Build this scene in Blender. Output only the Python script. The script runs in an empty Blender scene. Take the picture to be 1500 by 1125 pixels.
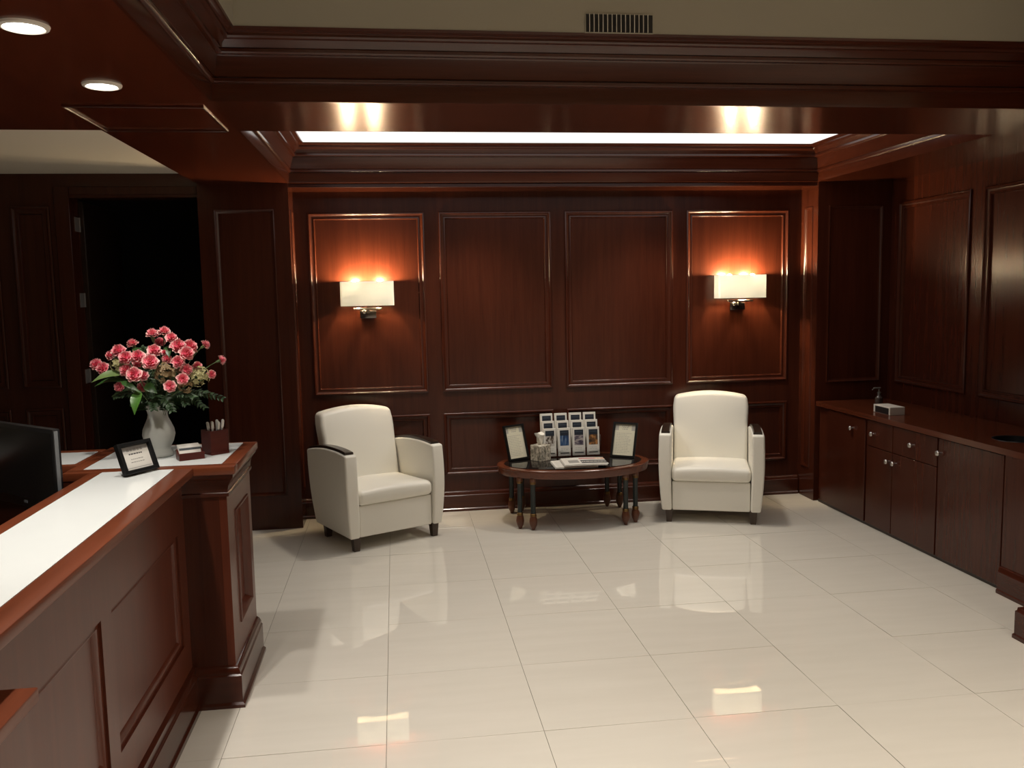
import bpy, bmesh, math, random
from mathutils import Vector, Matrix
random.seed(7)
S = bpy.context.scene
COL = S.collection
PI = math.pi

# ------------------------------------------------------------------ camera
cd = bpy.data.cameras.new('camera'); cam = bpy.data.objects.new('camera', cd); COL.objects.link(cam)
F, YAW, PITCH, ROLL = 1270.0, 0.132175, 0.105435, -0.019423
cy, sy, cp, sp = math.cos(YAW), math.sin(YAW), math.cos(PITCH), math.sin(PITCH)
fw = Vector((sy*cp, cy*cp, -sp)); rt = Vector((cy, -sy, 0)); up = rt.cross(fw)
r2 = math.cos(ROLL)*rt + math.sin(ROLL)*up; u2 = -math.sin(ROLL)*rt + math.cos(ROLL)*up
M = Matrix((r2, u2, -fw)).transposed().to_4x4(); M.translation = Vector((0.0863, -3.1873, 1.708))
cam.matrix_world = M
cd.sensor_width = 36; cd.lens = F/1500*36; cd.clip_start = .05; cd.clip_end = 60
S.camera = cam
S.view_settings.view_transform = 'Standard'; S.view_settings.look = 'None'
S.view_settings.gamma = 1; S.view_settings.use_curve_mapping = False
S.view_settings.exposure = 0.0

# ------------------------------------------------------------------ world and lights
w = bpy.data.worlds.new('world'); S.world = w; w.use_nodes = True
w.node_tree.nodes['Background'].inputs[0].default_value = (.6, .55, .5, 1)
w.node_tree.nodes['Background'].inputs[1].default_value = .02

def lamp(name, kind, loc, energy, color, size=.1, spot=None, blend=.4, target=None):
    l = bpy.data.lights.new(name, kind); l.energy = energy; l.color = color
    if kind == 'AREA':
        l.shape = 'DISK'; l.size = size
    else:
        l.shadow_soft_size = size
    if kind == 'SPOT':
        l.spot_size = math.radians(spot); l.spot_blend = blend
    o = bpy.data.objects.new(name, l); COL.objects.link(o); o.location = loc
    if target:
        d = Vector(target) - Vector(loc); o.rotation_euler = d.to_track_quat('-Z', 'Y').to_euler()
    return o
WARM = (1, .80, .58); NEUT = (1, .90, .77)
# lobby downlights in the front ceiling, behind and beside the camera
LOBBY = [(1.85, -.45), (1.3, -2.3), (2.7, -2.3), (1.3, -4.0), (2.7, -4.0)]
for i, (x, y) in enumerate(LOBBY):
    lamp('lobby_downlight', 'SPOT', (x, y, 2.74), 104 if i else 155, NEUT, .05, 120, .7)
# downlights in the wooden soffit over the reception desk
DESK = [(-.960, -.396), (-.972, .330)]
for (x, y), pw in zip(DESK + [(-.96, -1.13)], (64, 48, 56)):
    lamp('desk_downlight', 'SPOT', (x+.06, y-.1, 2.49), pw, (1, .93, .84), .035, 100, .5)
# lamps behind the luminous ceiling of the alcove
for x, y in [(.62, 2.85), (2.12, 2.85)]:
    lamp('alcove_downlight', 'SPOT', (x, y, 2.71), 72, NEUT, .09, 100, .6)
CEIL_EMIT = 1.2; BULB_EMIT = 1700.0

# ------------------------------------------------------------------ materials
MATS = {}
def new_mat(name):
    m = bpy.data.materials.new(name); m.use_nodes = True
    nt = m.node_tree; return m, nt, nt.nodes['Principled BSDF']
def rgb(h):
    def c(v):
        v /= 255; return v/12.92 if v <= .04045 else ((v+.055)/1.055)**2.4
    return (c(h[0]), c(h[1]), c(h[2]), 1)
def plain(name, col, rough=.5, metal=0, spec=.5, coat=0, noise=0, nscale=30, trans=0, bump=0, sheen=0):
    if name in MATS: return MATS[name]
    m, nt, b = new_mat(name)
    b.inputs['Base Color'].default_value = col; b.inputs['Roughness'].default_value = rough
    b.inputs['Metallic'].default_value = metal; b.inputs['Specular IOR Level'].default_value = spec
    b.inputs['Coat Weight'].default_value = coat; b.inputs['Transmission Weight'].default_value = trans
    if noise or bump:
        tc = nt.nodes.new('ShaderNodeTexCoord'); n = nt.nodes.new('ShaderNodeTexNoise')
        n.inputs['Scale'].default_value = nscale; n.inputs['Detail'].default_value = 4
        nt.links.new(tc.outputs['Object'], n.inputs['Vector'])
        if noise:
            mx = nt.nodes.new('ShaderNodeMix'); mx.data_type = 'RGBA'
            mx.inputs[6].default_value = tuple(c*(1-noise) for c in col[:3])+(1,)
            mx.inputs[7].default_value = tuple(min(1, c*(1+noise)) for c in col[:3])+(1,)
            nt.links.new(n.outputs['Fac'], mx.inputs[0]); nt.links.new(mx.outputs[2], b.inputs['Base Color'])
        if bump:
            bp = nt.nodes.new('ShaderNodeBump'); bp.inputs['Strength'].default_value = bump; bp.inputs['Distance'].default_value = .002
            nt.links.new(n.outputs['Fac'], bp.inputs['Height']); nt.links.new(bp.outputs[0], b.inputs['Normal'])
    MATS[name] = m; return m
def wood(name, c0, c1, axis='z', rough=.24, coat=.0, spec=.5):
    m, nt, b = new_mat(name)
    tc = nt.nodes.new('ShaderNodeTexCoord'); mp = nt.nodes.new('ShaderNodeMapping')
    sc = {'x': (1.2, 22, 22), 'y': (22, 1.2, 22), 'z': (22, 22, 1.2)}[axis]
    mp.inputs['Scale'].default_value = sc
    n1 = nt.nodes.new('ShaderNodeTexNoise'); n1.inputs['Scale'].default_value = 1.0; n1.inputs['Detail'].default_value = 5; n1.inputs['Distortion'].default_value = .6
    n2 = nt.nodes.new('ShaderNodeTexNoise'); n2.inputs['Scale'].default_value = 5.5; n2.inputs['Detail'].default_value = 3
    ad = nt.nodes.new('ShaderNodeMath'); ad.operation = 'MULTIPLY_ADD'; ad.inputs[1].default_value = .45
    rp = nt.nodes.new('ShaderNodeValToRGB')
    rp.color_ramp.elements[0].position = .5; rp.color_ramp.elements[0].color = c0+(1,)
    rp.color_ramp.elements[1].position = .95; rp.color_ramp.elements[1].color = c1+(1,)
    L = nt.links.new
    L(tc.outputs['Object'], mp.inputs['Vector']); L(mp.outputs[0], n1.inputs['Vector']); L(mp.outputs[0], n2.inputs['Vector'])
    L(n2.outputs['Fac'], ad.inputs[0]); L(n1.outputs['Fac'], ad.inputs[2]); L(ad.outputs[0], rp.inputs['Fac']); L(rp.outputs[0], b.inputs['Base Color'])
    b.inputs['Roughness'].default_value = rough; b.inputs['Coat Weight'].default_value = coat; b.inputs['Coat Roughness'].default_value = .12
    b.inputs['Specular IOR Level'].default_value = spec
    return m
C0, C1 = (.041, .0086, .0037), (.061, .0135, .0058)
WZ = wood('cherry_wood_upright', C0, C1, 'z', .25, 0, .4); WX = wood('cherry_wood_across', C0, C1, 'x', .19); WY = wood('cherry_wood_lengthwise', C0, C1, 'y', .16)
WSOF = wood('bounce_lit_soffit_wood', (.070, .0135, .0058), (.100, .0205, .0085), 'y', .19)  # same cherry, colour lightened to stand in for bounce light off the counter
WD = wood('desk_front_wood', (.078, .0165, .0070), (.104, .0235, .0100), 'z', .3, 0, .38)
WTOP = wood('counter_edge_wood', (.115, .027, .010), (.165, .041, .016), 'y', .3, 0, .35)
WTOPX = wood('counter_edge_wood_across', (.115, .027, .010), (.165, .041, .016), 'x', .3, 0, .35)
DARKWOOD = wood('espresso_wood', (.018, .010, .006), (.035, .020, .013), 'y', .3)
LEGWOOD = wood('walnut_leg_wood', (.030, .017, .010), (.055, .032, .020), 'z', .35)
TABLEWOOD = wood('table_rim_wood', (.085, .022, .010), (.15, .042, .018), 'x', .25)
BOXWOOD = wood('mahogany_accessory', (.050, .008, .006), (.085, .015, .010), 'x', .3, 0, .25)
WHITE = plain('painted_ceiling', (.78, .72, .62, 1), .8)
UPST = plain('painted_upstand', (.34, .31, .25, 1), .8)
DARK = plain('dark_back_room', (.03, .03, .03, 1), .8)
BEIGE = plain('beige_wall_paint', (.5, .44, .36, 1), .8)
BLACK = plain('black_plastic', (.010, .010, .011, 1), .35)
FRAMEB = plain('matt_black_frame', (.006, .006, .006, 1), .4, spec=.2)
SCREEN = plain('dark_screen', (.008, .009, .010, 1), .18)
GREYP = plain('grey_plastic', (.16, .17, .18, 1), .35)
CHROME = plain('chrome', (.75, .73, .70, 1), .12, 1)
DCHROME = plain('dark_chrome', (.16, .14, .13, 1), .2, 1)
STEEL = plain('satin_nickel', (.62, .60, .58, 1), .25, 1)
BRASS = plain('aged_brass', (.22, .13, .05, 1), .35, 1)
VINYL = plain('cream_vinyl', (.85, .825, .745, 1), .42, bump=.06, nscale=220)
SOLID = plain('white_counter_inset', (.74, .77, .76, 1), .16, noise=.02, nscale=8)
GROUT = plain('grout', (.30, .27, .23, 1), .8)
PAPER = plain('white_paper', (.70, .68, .63, 1), .6)
CREAMP = plain('cream_paper', (.60, .58, .46, 1), .35)
INK = plain('grey_print', (.25, .24, .22, 1), .6)
INKL = plain('pale_grey_print', (.36, .35, .31, 1), .6)
INKD = plain('dark_print', (.05, .05, .05, 1), .6)
NAVY = plain('navy_print', (.010, .017, .032, 1), .4)
GLASS_DK = plain('dark_glass_top', (.010, .008, .007, 1), .04, spec=.6)
GREENLEG = plain('dark_green_leg', (.010, .016, .016, 1), .3)
FOOTWOOD = plain('turned_foot_wood', (.11, .035, .015, 1), .3, noise=.2)
TISSUE = plain('tissue_paper', (.72, .70, .64, 1), .9)
WHITEBOX = plain('white_card', (.62, .58, .52, 1), .5)
VENTM = plain("grille_grey", (.75, .70, .62, 1), .5)
VENTD = plain('grille_shadow', (.015, .012, .01, 1), .8)
HINGE = plain('hinge_plate', (.24, .23, .23, 1), .45, .3)

m, nt, b = new_mat('porcelain_tile')       # cream polished tile with faint streaks
tc = nt.nodes.new('ShaderNodeTexCoord'); mp = nt.nodes.new('ShaderNodeMapping'); mp.inputs['Scale'].default_value = (1.4, 9, 1)
oi = nt.nodes.new('ShaderNodeObjectInfo'); av = nt.nodes.new('ShaderNodeVectorMath'); av.operation = 'MULTIPLY_ADD'; av.inputs[1].default_value = (30, 50, 9)
n1 = nt.nodes.new('ShaderNodeTexNoise'); n1.inputs['Scale'].default_value = 1.6; n1.inputs['Detail'].default_value = 5
mx = nt.nodes.new('ShaderNodeMix'); mx.data_type = 'RGBA'; mx.inputs[6].default_value = (.66, .625, .555, 1); mx.inputs[7].default_value = (.74, .705, .635, 1)
nt.links.new(tc.outputs['Object'], mp.inputs['Vector']); nt.links.new(oi.outputs['Random'], av.inputs[0]); nt.links.new(mp.outputs[0], av.inputs[2])
nt.links.new(av.outputs[0], n1.inputs['Vector']); nt.links.new(n1.outputs['Fac'], mx.inputs[0]); nt.links.new(mx.outputs[2], b.inputs['Base Color'])
b.inputs['Roughness'].default_value = .015; b.inputs['Specular IOR Level'].default_value = .95
TILE = m

def emit(name, col, strength):
    m = bpy.data.materials.new(name); m.use_nodes = True; nt = m.node_tree
    nt.nodes.remove(nt.nodes['Principled BSDF']); e = nt.nodes.new('ShaderNodeEmission')
    e.inputs[0].default_value = col; e.inputs[1].default_value = strength
    nt.links.new(e.outputs[0], nt.nodes['Material Output'].inputs[0]); return m
CEILGLOW = emit('luminous_ceiling', (1, .97, .92, 1), CEIL_EMIT)
LENS = emit('downlight_lens', (1, .95, .86, 1), 9)
BULB = emit('lamp_bulb', (1, .75, .44, 1), BULB_EMIT)
m = bpy.data.materials.new('lamp_shade_fabric'); m.use_nodes = True; nt = m.node_tree
nt.nodes.remove(nt.nodes['Principled BSDF'])
d_ = nt.nodes.new('ShaderNodeBsdfDiffuse'); t_ = nt.nodes.new('ShaderNodeBsdfTranslucent'); ms = nt.nodes.new('ShaderNodeMixShader')
d_.inputs[0].default_value = (.85, .82, .74, 1); t_.inputs[0].default_value = (.80, .86, .92, 1); ms.inputs[0].default_value = .30
nt.links.new(d_.outputs[0], ms.inputs[1]); nt.links.new(t_.outputs[0], ms.inputs[2]); nt.links.new(ms.outputs[0], nt.nodes['Material Output'].inputs[0])
SHADE = m
def ramp_mat(name, stops, scale=(8, 8, 8), rough=.5, dist=0, detail=4):
    m, nt, b = new_mat(name)
    tc = nt.nodes.new('ShaderNodeTexCoord'); mp = nt.nodes.new('ShaderNodeMapping'); mp.inputs['Scale'].default_value = scale
    n = nt.nodes.new('ShaderNodeTexNoise'); n.inputs['Scale'].default_value = 1; n.inputs['Detail'].default_value = detail; n.inputs['Distortion'].default_value = dist
    r = nt.nodes.new('ShaderNodeValToRGB')
    while len(r.color_ramp.elements) < len(stops): r.color_ramp.elements.new(.5)
    for e, (p, c) in zip(r.color_ramp.elements, stops): e.position = p; e.color = c+(1,)
    nt.links.new(tc.outputs['Object'], mp.inputs['Vector']); nt.links.new(mp.outputs[0], n.inputs['Vector'])
    nt.links.new(n.outputs['Fac'], r.inputs['Fac']); nt.links.new(r.outputs[0], b.inputs['Base Color'])
    b.inputs['Roughness'].default_value = rough; return m
MARBLE = ramp_mat('mottled_grey_card', [(.35, (.12, .11, .09)), (.5, (.40, .37, .31)), (.62, (.62, .58, .50))], (45, 45, 32), .6, 1.0)
PHOTOS = [ramp_mat('photo_rocks', [(.4, (.02, .016, .012)), (.48, (.15, .11, .08)), (.56, (.5, .48, .45))], (40, 40, 30)),
          ramp_mat('photo_waterfall', [(.38, (.01, .03, .09)), (.52, (.03, .09, .22)), (.66, (.30, .36, .42))], (60, 60, 10)),
          ramp_mat('photo_seascape', [(.38, (.04, .03, .06)), (.5, (.16, .14, .17)), (.62, (.45, .40, .38))], (20, 20, 70)),
          ramp_mat('photo_canyon', [(.40, (.03, .018, .012)), (.52, (.14, .06, .02)), (.6, (.45, .20, .06))], (25, 25, 25))]
m, nt, b = new_mat('carnation_petal')
at = nt.nodes.new('ShaderNodeAttribute'); at.attribute_name = 'edge'
rp = nt.nodes.new('ShaderNodeValToRGB'); E_ = rp.color_ramp.elements
E_[0].position = .0; E_[0].color = (.80, .075, .17, 1); E_[1].position = 1; E_[1].color = (.95, .70, .64, 1)
e = E_.new(.55); e.color = (.90, .17, .26, 1)
nt.links.new(at.outputs['Fac'], rp.inputs['Fac']); nt.links.new(rp.outputs[0], b.inputs['Base Color'])
b.inputs['Roughness'].default_value = .6; PETAL = m
LEAF = plain('leaf_green', (.030, .085, .018, 1), .4, noise=.35, nscale=20)
LEAFL = plain('light_leaf_green', (.12, .19, .055, 1), .45, noise=.25, nscale=20)
FERN = plain('fern_green', (.026, .062, .020, 1), .5, noise=.3)
STEM = plain('flower_stem_green', (.10, .16, .06, 1), .5)
HYD = plain('pale_green_floret', (.36, .33, .15, 1), .6, noise=.3, nscale=60)
HYDB = plain('tan_floret', (.26, .18, .085, 1), .6, noise=.3, nscale=60)
m, nt, b = new_mat('frosted_glass')
b.inputs['Base Color'].default_value = (.60, .61, .57, 1); b.inputs['Roughness'].default_value = .38
b.inputs['Transmission Weight'].default_value = .30; b.inputs['IOR'].default_value = 1.3; FROST = m
m, nt, b = new_mat('clear_acrylic')
b.inputs['Base Color'].default_value = (.95, .96, .96, 1); b.inputs['Roughness'].default_value = .03
b.inputs['Transmission Weight'].default_value = 1; b.inputs['IOR'].default_value = 1.1; ACRYL = m

# ------------------------------------------------------------------ mesh helpers
def obj(name, bm, mats, parent=None, loc=None, rot=None, smooth=30):
    me = bpy.data.meshes.new(name)
    bmesh.ops.recalc_face_normals(bm, faces=bm.faces[:]) if smooth is not None else None
    bm.to_mesh(me); bm.free()
    for mm in (mats if isinstance(mats, (list, tuple)) else [mats]): me.materials.append(mm)
    if smooth is not None:
        me.polygons.foreach_set('use_smooth', [True]*len(me.polygons))
        me.set_sharp_from_angle(angle=math.radians(smooth))
    o = bpy.data.objects.new(name, me); COL.objects.link(o)
    if parent: o.parent = parent
    if loc: o.location = loc
    if rot: o.rotation_euler = rot
    return o
def copy_part(o, parent, name=None):
    c = o.copy(); COL.objects.link(c); c.parent = parent; return c
def copy_tree(o, parent=None):
    c = o.copy(); COL.objects.link(c); c.parent = parent
    for ch in list(o.children): copy_tree(ch, c)
    return c
def tag(o, label, cat, group=None):
    o['label'] = label; o['category'] = cat
    if group: o['group'] = group
    elif 'group' in o: del o['group']
    return o
def thing(name, label, cat, loc=(0, 0, 0), rotz=0, group=None):
    o = bpy.data.objects.new(name, None); COL.objects.link(o); o.empty_display_size = .1
    o.location = loc; o.rotation_euler = (0, 0, rotz)
    return tag(o, label, cat, group)
def struct(o, label=None):
    o['kind'] = 'structure'
    if label: o['label'] = label
    return o
def NB(): return bmesh.new()
def box(bm, x0, x1, y0, y1, z0, z1, bev=0, seg=1, mi=0):
    vs = [bm.verts.new((x, y, z)) for x in (x0, x1) for y in (y0, y1) for z in (z0, z1)]
    q = [(0, 1, 3, 2), (4, 6, 7, 5), (0, 4, 5, 1), (2, 3, 7, 6), (0, 2, 6, 4), (1, 5, 7, 3)]
    fs = [bm.faces.new([vs[i] for i in f]) for f in q]
    for f in fs: f.material_index = mi
    if bev:
        es = list({e for f in fs for e in f.edges})
        bmesh.ops.bevel(bm, geom=es, offset=bev, segments=seg, affect='EDGES', profile=.5)
    return fs
def quad(bm, pts, mi=0):
    f = bm.faces.new([bm.verts.new(p) for p in pts]); f.material_index = mi; return f
def lathe(bm, prof, c=(0, 0, 0), seg=24, mi=0, cap=True, fn=None):
    rings = []
    for (r, z) in prof:
        ring = []
        for k in range(seg):
            a = 2*PI*k/seg; p = (r*math.cos(a), r*math.sin(a), z)
            if fn: p = fn(p, a)
            ring.append(bm.verts.new((p[0]+c[0], p[1]+c[1], p[2]+c[2])))
        rings.append(ring)
    for a, b_ in zip(rings, rings[1:]):
        for k in range(seg):
            f = bm.faces.new((a[k], a[(k+1) % seg], b_[(k+1) % seg], b_[k])); f.material_index = mi
    if cap:
        bm.faces.new(rings[0][::-1]).material_index = mi; bm.faces.new(rings[-1]).material_index = mi
def tube(bm, pts, r, seg=8, mi=0):
    pts = [Vector(p) for p in pts]; rings = []
    rr = r if isinstance(r, (list, tuple)) else [r]*len(pts)
    for i, p in enumerate(pts):
        t = (pts[min(i+1, len(pts)-1)]-pts[max(i-1, 0)]).normalized()
        a = t.orthogonal().normalized() if abs(t.z) > .9 else t.cross(Vector((0, 0, 1))).normalized()
        if abs(t.z) > .9: a = (Vector((1, 0, 0))-t*t.x).normalized()
        b_ = t.cross(a)
        rings.append([bm.verts.new(p+rr[i]*(a*math.cos(2*PI*k/seg)+b_*math.sin(2*PI*k/seg))) for k in range(seg)])
    for a, b_ in zip(rings, rings[1:]):
        for k in range(seg):
            bm.faces.new((a[k], a[(k+1) % seg], b_[(k+1) % seg], b_[k])).material_index = mi
    bm.faces.new(rings[0][::-1]); bm.faces.new(rings[-1])
def sweep(bm, path, prof, to3d, closed=False, side=1, mi=0, caps=True):
    """profile (d, h) along a 2-D path with mitred corners; d is measured to the left of travel times side"""
    n = len(path); P = [Vector(p) for p in path]; rows = []
    for i in range(n):
        if closed or 0 < i < n-1:
            t0 = (P[i]-P[i-1]).normalized(); t1 = (P[(i+1) % n]-P[i]).normalized()
        elif i == 0: t0 = t1 = (P[1]-P[0]).normalized()
        else: t0 = t1 = (P[-1]-P[-2]).normalized()
        n0 = Vector((-t0.y, t0.x))*side; n1_ = Vector((-t1.y, t1.x))*side
        m_ = (n0+n1_); m_ = m_/max(1e-6, m_.dot(n0))
        rows.append([bm.verts.new(to3d(P[i].x+m_.x*d, P[i].y+m_.y*d, h)) for d, h in prof])
    k = len(prof)
    for i in range(n if closed else n-1):
        a, b_ = rows[i], rows[(i+1) % n]
        for j in range(k-1):
            bm.faces.new((a[j], b_[j], b_[j+1], a[j+1])).material_index = mi
    if not closed and caps and k > 2:
        bm.faces.new(rows[0]); bm.faces.new(rows[-1][::-1])
def XY(x, y, h): return (x, y, h)
def rbox(bm, c, h, r, lin=(4, 4, 4), fn=None, mi=0):
    """rounded box with a grid on every face; fn deforms the finished points"""
    def axis(hh, n):
        a = [-hh, -hh+.35*r, -hh+.7*r, -hh+r]; inner = [-hh+r+(2*hh-2*r)*k/n for k in range(1, n)]
        return a+inner+[-v for v in a[::-1]]
    A = [axis(h[i], lin[i]) for i in range(3)]; N = [len(a)-1 for a in A]; cache = {}
    def vert(i, j, k):
        if (i, j, k) not in cache:
            p = Vector((A[0][i], A[1][j], A[2][k])); q = Vector([max(-(h[t]-r), min(h[t]-r, p[t])) for t in range(3)])
            d = p-q
            if d.length > 1e-9: p = q+d.normalized()*r
            p = p+Vector(c)
            if fn: p = Vector(fn(p))
            cache[(i, j, k)] = bm.verts.new(p)
        return cache[(i, j, k)]
    for ax in range(3):
        u, v = [t for t in range(3) if t != ax]
        for e_ in (0, N[ax]):
            for a in range(N[u]):
                for b_ in range(N[v]):
                    q = []
                    for (da, db) in ((0, 0), (1, 0), (1, 1), (0, 1)):
                        idx = [0, 0, 0]; idx[ax] = e_; idx[u] = a+da; idx[v] = b_+db; q.append(vert(*idx))
                    if e_ == 0: q = q[::-1]
                    try: bm.faces.new(q).material_index = mi
                    except ValueError: pass
def cells(bm, u0, u1, v0, v1, rects, to3d, depth=.014, back=.04, mi=0):
    """board with recessed rectangles: stiles and rails at w=0, recess at w=-depth"""
    us = sorted({u0, u1, *[r[0] for r in rects], *[r[1] for r in rects]}); vs = sorted({v0, v1, *[r[2] for r in rects], *[r[3] for r in rects]})
    def inside(u, v): return any(r[0] < u < r[1] and r[2] < v < r[3] for r in rects)
    g = [[inside((us[i]+us[i+1])/2, (vs[j]+vs[j+1])/2) for j in range(len(vs)-1)] for i in range(len(us)-1)]
    cache = {}
    def V(i, j, w_):
        if (i, j, w_) not in cache: cache[(i, j, w_)] = bm.verts.new(to3d(us[i], vs[j], w_))
        return cache[(i, j, w_)]
    for i in range(len(us)-1):
        for j in range(len(vs)-1):
            w_ = -depth if g[i][j] else 0
            bm.faces.new((V(i, j, w_), V(i+1, j, w_), V(i+1, j+1, w_), V(i, j+1, w_))).material_index = mi
            if i and g[i-1][j] != g[i][j]: bm.faces.new((V(i, j, 0), V(i, j+1, 0), V(i, j+1, -depth), V(i, j, -depth)))
            if j and g[i][j-1] != g[i][j]: bm.faces.new((V(i, j, 0), V(i+1, j, 0), V(i+1, j, -depth), V(i, j, -depth)))
    if back is None: return
    c4 = [(u0, v0), (u1, v0), (u1, v1), (u0, v1)]
    F_ = [bm.verts.new(to3d(a, b_, 0)) for a, b_ in c4]; B_ = [bm.verts.new(to3d(a, b_, -back)) for a, b_ in c4]
    for k in range(4): bm.faces.new((F_[k], F_[(k+1) % 4], B_[(k+1) % 4], B_[k]))
    bm.faces.new(B_[::-1])
MOULD = [(-.003, 0), (-.002, .012), (.004, .017), (.011, .017), (.016, .010), (.024, .005), (.034, .003), (.040, .006), (.046, .006), (.050, .001), (.054, -.013)]
MOULD_D = [(-.001, 0), (0, -.009), (.012, -.010), (.018, -.007), (.024, -.010), (.034, -.019), (.040, -.0238)]
MOULD_S = [(-.002, 0), (0, .006), (.006, .008), (.012, .004), (.020, -.004), (.028, -.008), (.032, -.013)]
def paneled(name, u0, u1, v0, v1, rects, to3d, parent=None, mould=MOULD, depth=.014, back=.04, wmat=None, pn='wall_panel', mn='panel_moulding'):
    bm = NB(); cells(bm, u0, u1, v0, v1, rects, to3d, depth, back)
    wl = obj(name, bm, wmat or WZ, parent)
    par = wl if parent is None else parent
    for (a, b_, c, d) in rects:
        bm = NB(); i_ = .02
        P = [(a+i_, c+i_), (b_-i_, c+i_), (b_-i_, d-i_), (a+i_, d-i_)]
        lo = [bm.verts.new(to3d(x, y, -depth+.0005)) for x, y in P]; hi = [bm.verts.new(to3d(x, y, -depth+.004)) for x, y in P]
        bm.faces.new(hi)
        for k in range(4): bm.faces.new((lo[k], lo[(k+1) % 4], hi[(k+1) % 4], hi[k]))
        obj(pn, bm, wmat or WZ, par)
        bm = NB(); sweep(bm, [(a, c), (b_, c), (b_, d), (a, d)], [(x, y*depth/.014 if y < 0 and mould is not MOULD_D else y) for x, y in mould], to3d, closed=True, side=1)
        obj(mn, bm, wmat or WZ, par, smooth=40)
    return wl
def grid_print(bm, w_, h_, rects, to3d):
    """flat printed sheet: rects (u0,v0,u1,v1,material index) on a base of index 0"""
    us = sorted({0, w_, *[r[0] for r in rects], *[r[2] for r in rects]}); vs = sorted({0, h_, *[r[1] for r in rects], *[r[3] for r in rects]})
    cache = {}
    def V(i, j):
        if (i, j) not in cache: cache[(i, j)] = bm.verts.new(to3d(us[i], vs[j]))
        return cache[(i, j)]
    for i in range(len(us)-1):
        for j in range(len(vs)-1):
            u, v = (us[i]+us[i+1])/2, (vs[j]+vs[j+1])/2; mi = 0
            for r in rects:
                if r[0] < u < r[2] and r[1] < v < r[3]: mi = r[4]
            bm.faces.new((V(i, j), V(i+1, j), V(i+1, j+1), V(i, j+1))).material_index = mi
def words(u0, u1, v, h, mi, rnd, lo=.006, hi=.02, gap=.004):
    out = []; u = u0
    while u < u1-lo:
        L = min(rnd.uniform(lo, hi), u1-u); out.append((u, v, u+L, v+h, mi)); u += L+gap
    return out

# ================================================================== STRUCTURE
HS = 2.51            # soffit height
ZC = 2.776           # white ceilings
# floor
bm = NB(); box(bm, -3.6, 4.4, -6.2, 3.62, -.06, -.004); floor = struct(obj('floor', bm, GROUT))
T = .61
bm = NB(); hh = T/2-.0011
box(bm, -hh, hh, -hh, hh, -.010, 0); tile0 = None
me_t = None; rnd = random.Random(3)
for i in range(-6, 7):
    for j in range(-7, 6):
        x, y = (i+.5)*T, (j+.5)*T
        if x > 4.2: continue
        if y > 3.5: continue
        if tile0 is None: tile0 = o = obj('tile', bm, TILE, floor)
        else: o = copy_part(tile0, floor)
        o.location = (x, y, 0); o.rotation_euler = (rnd.gauss(0, .0011), rnd.gauss(0, .0011), 0)

# walls
def back3(u, v, w_): return (u, 3.53-w_, v)
up_ = [(-.54, .325), (.44, 1.302), (1.417, 2.281), (2.398, 3.25)]
rects = [(a, b_, .95, 2.325) for a, b_ in up_]+[(a, b_, .29, .776) for a, b_ in up_]
wall_back = struct(paneled('wall_back', -.66, 3.37, 0, 2.78, rects, back3))
def base_prof(h=.125, out=.026): return [(0, 0), (out+.006, 0), (out+.006, .018), (out, .024), (out, h), (out-.006, h+.006), (out-.008, h+.020), (.006, h+.03), (0, h+.032)]
bm = NB(); sweep(bm, [(3.352, 3.53), (-.64, 3.53)], base_prof(), XY, side=1)
struct(obj('baseboard_back', bm, WX, smooth=40))
# frieze over the panels (underside of the header) with stepped ends
bm = NB(); box(bm, -.64, 3.36, 3.25, 3.53, HS, 2.80); box(bm, -.655, 3.365, 3.275, 3.53, 2.480, HS-.0005, .004)
struct(obj('trim_1', bm, WX), 'cherry header across the top of the back wall')

# pilasters left and right of the alcove
def pil_left(u, v, w_): return (u, 3.25-w_, v)
def pilaster(name, x0, x1, rects, inner_x, sgn, lab):
    e_ = bpy.data.objects.new(name, None); COL.objects.link(e_); struct(e_, lab)
    paneled('pilaster_face', x0, x1, 0, HS, rects, pil_left, e_, MOULD_S, .012, None)
    def inner(u, v, w_): return (inner_x+sgn*w_, u, v)
    paneled('pilaster_side', 3.2505, 3.53, 0, HS, [(3.33, 3.47, .25, 2.33)], inner, e_, MOULD_S, .012, None)
    bm = NB(); xs = [x0, x1]
    pth = [(inner_x, 3.50), (inner_x, 3.25), (x0 if sgn > 0 else x1, 3.25)]
    sd = -1 if sgn > 0 else 1
    capp = [(0, 2.430), (.008, 2.432), (.008, 2.445), (.020, 2.462), (.026, 2.485), (.026, HS-.001), (0, HS-.001)]
    sweep(bm, pth, capp, XY, side=sd); obj('pilaster_cap', bm, WX, e_, smooth=40)
    bm = NB(); sweep(bm, pth, base_prof(.13, .022), XY, side=sd); obj('pilaster_base', bm, WX, e_, smooth=40)
    return e_
pilaster('trim_2', -1.265, -.64, [(-1.16, -.745, .25, 2.33)], -.64, 1, 'dark cherry pilaster left of the alcove with tall flat panel')
pilaster('trim_3', 3.36, 3.99, [(3.45, 3.90, .95, 2.33)], 3.36, -1, 'cherry pilaster right of the alcove above the cabinets')

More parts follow.
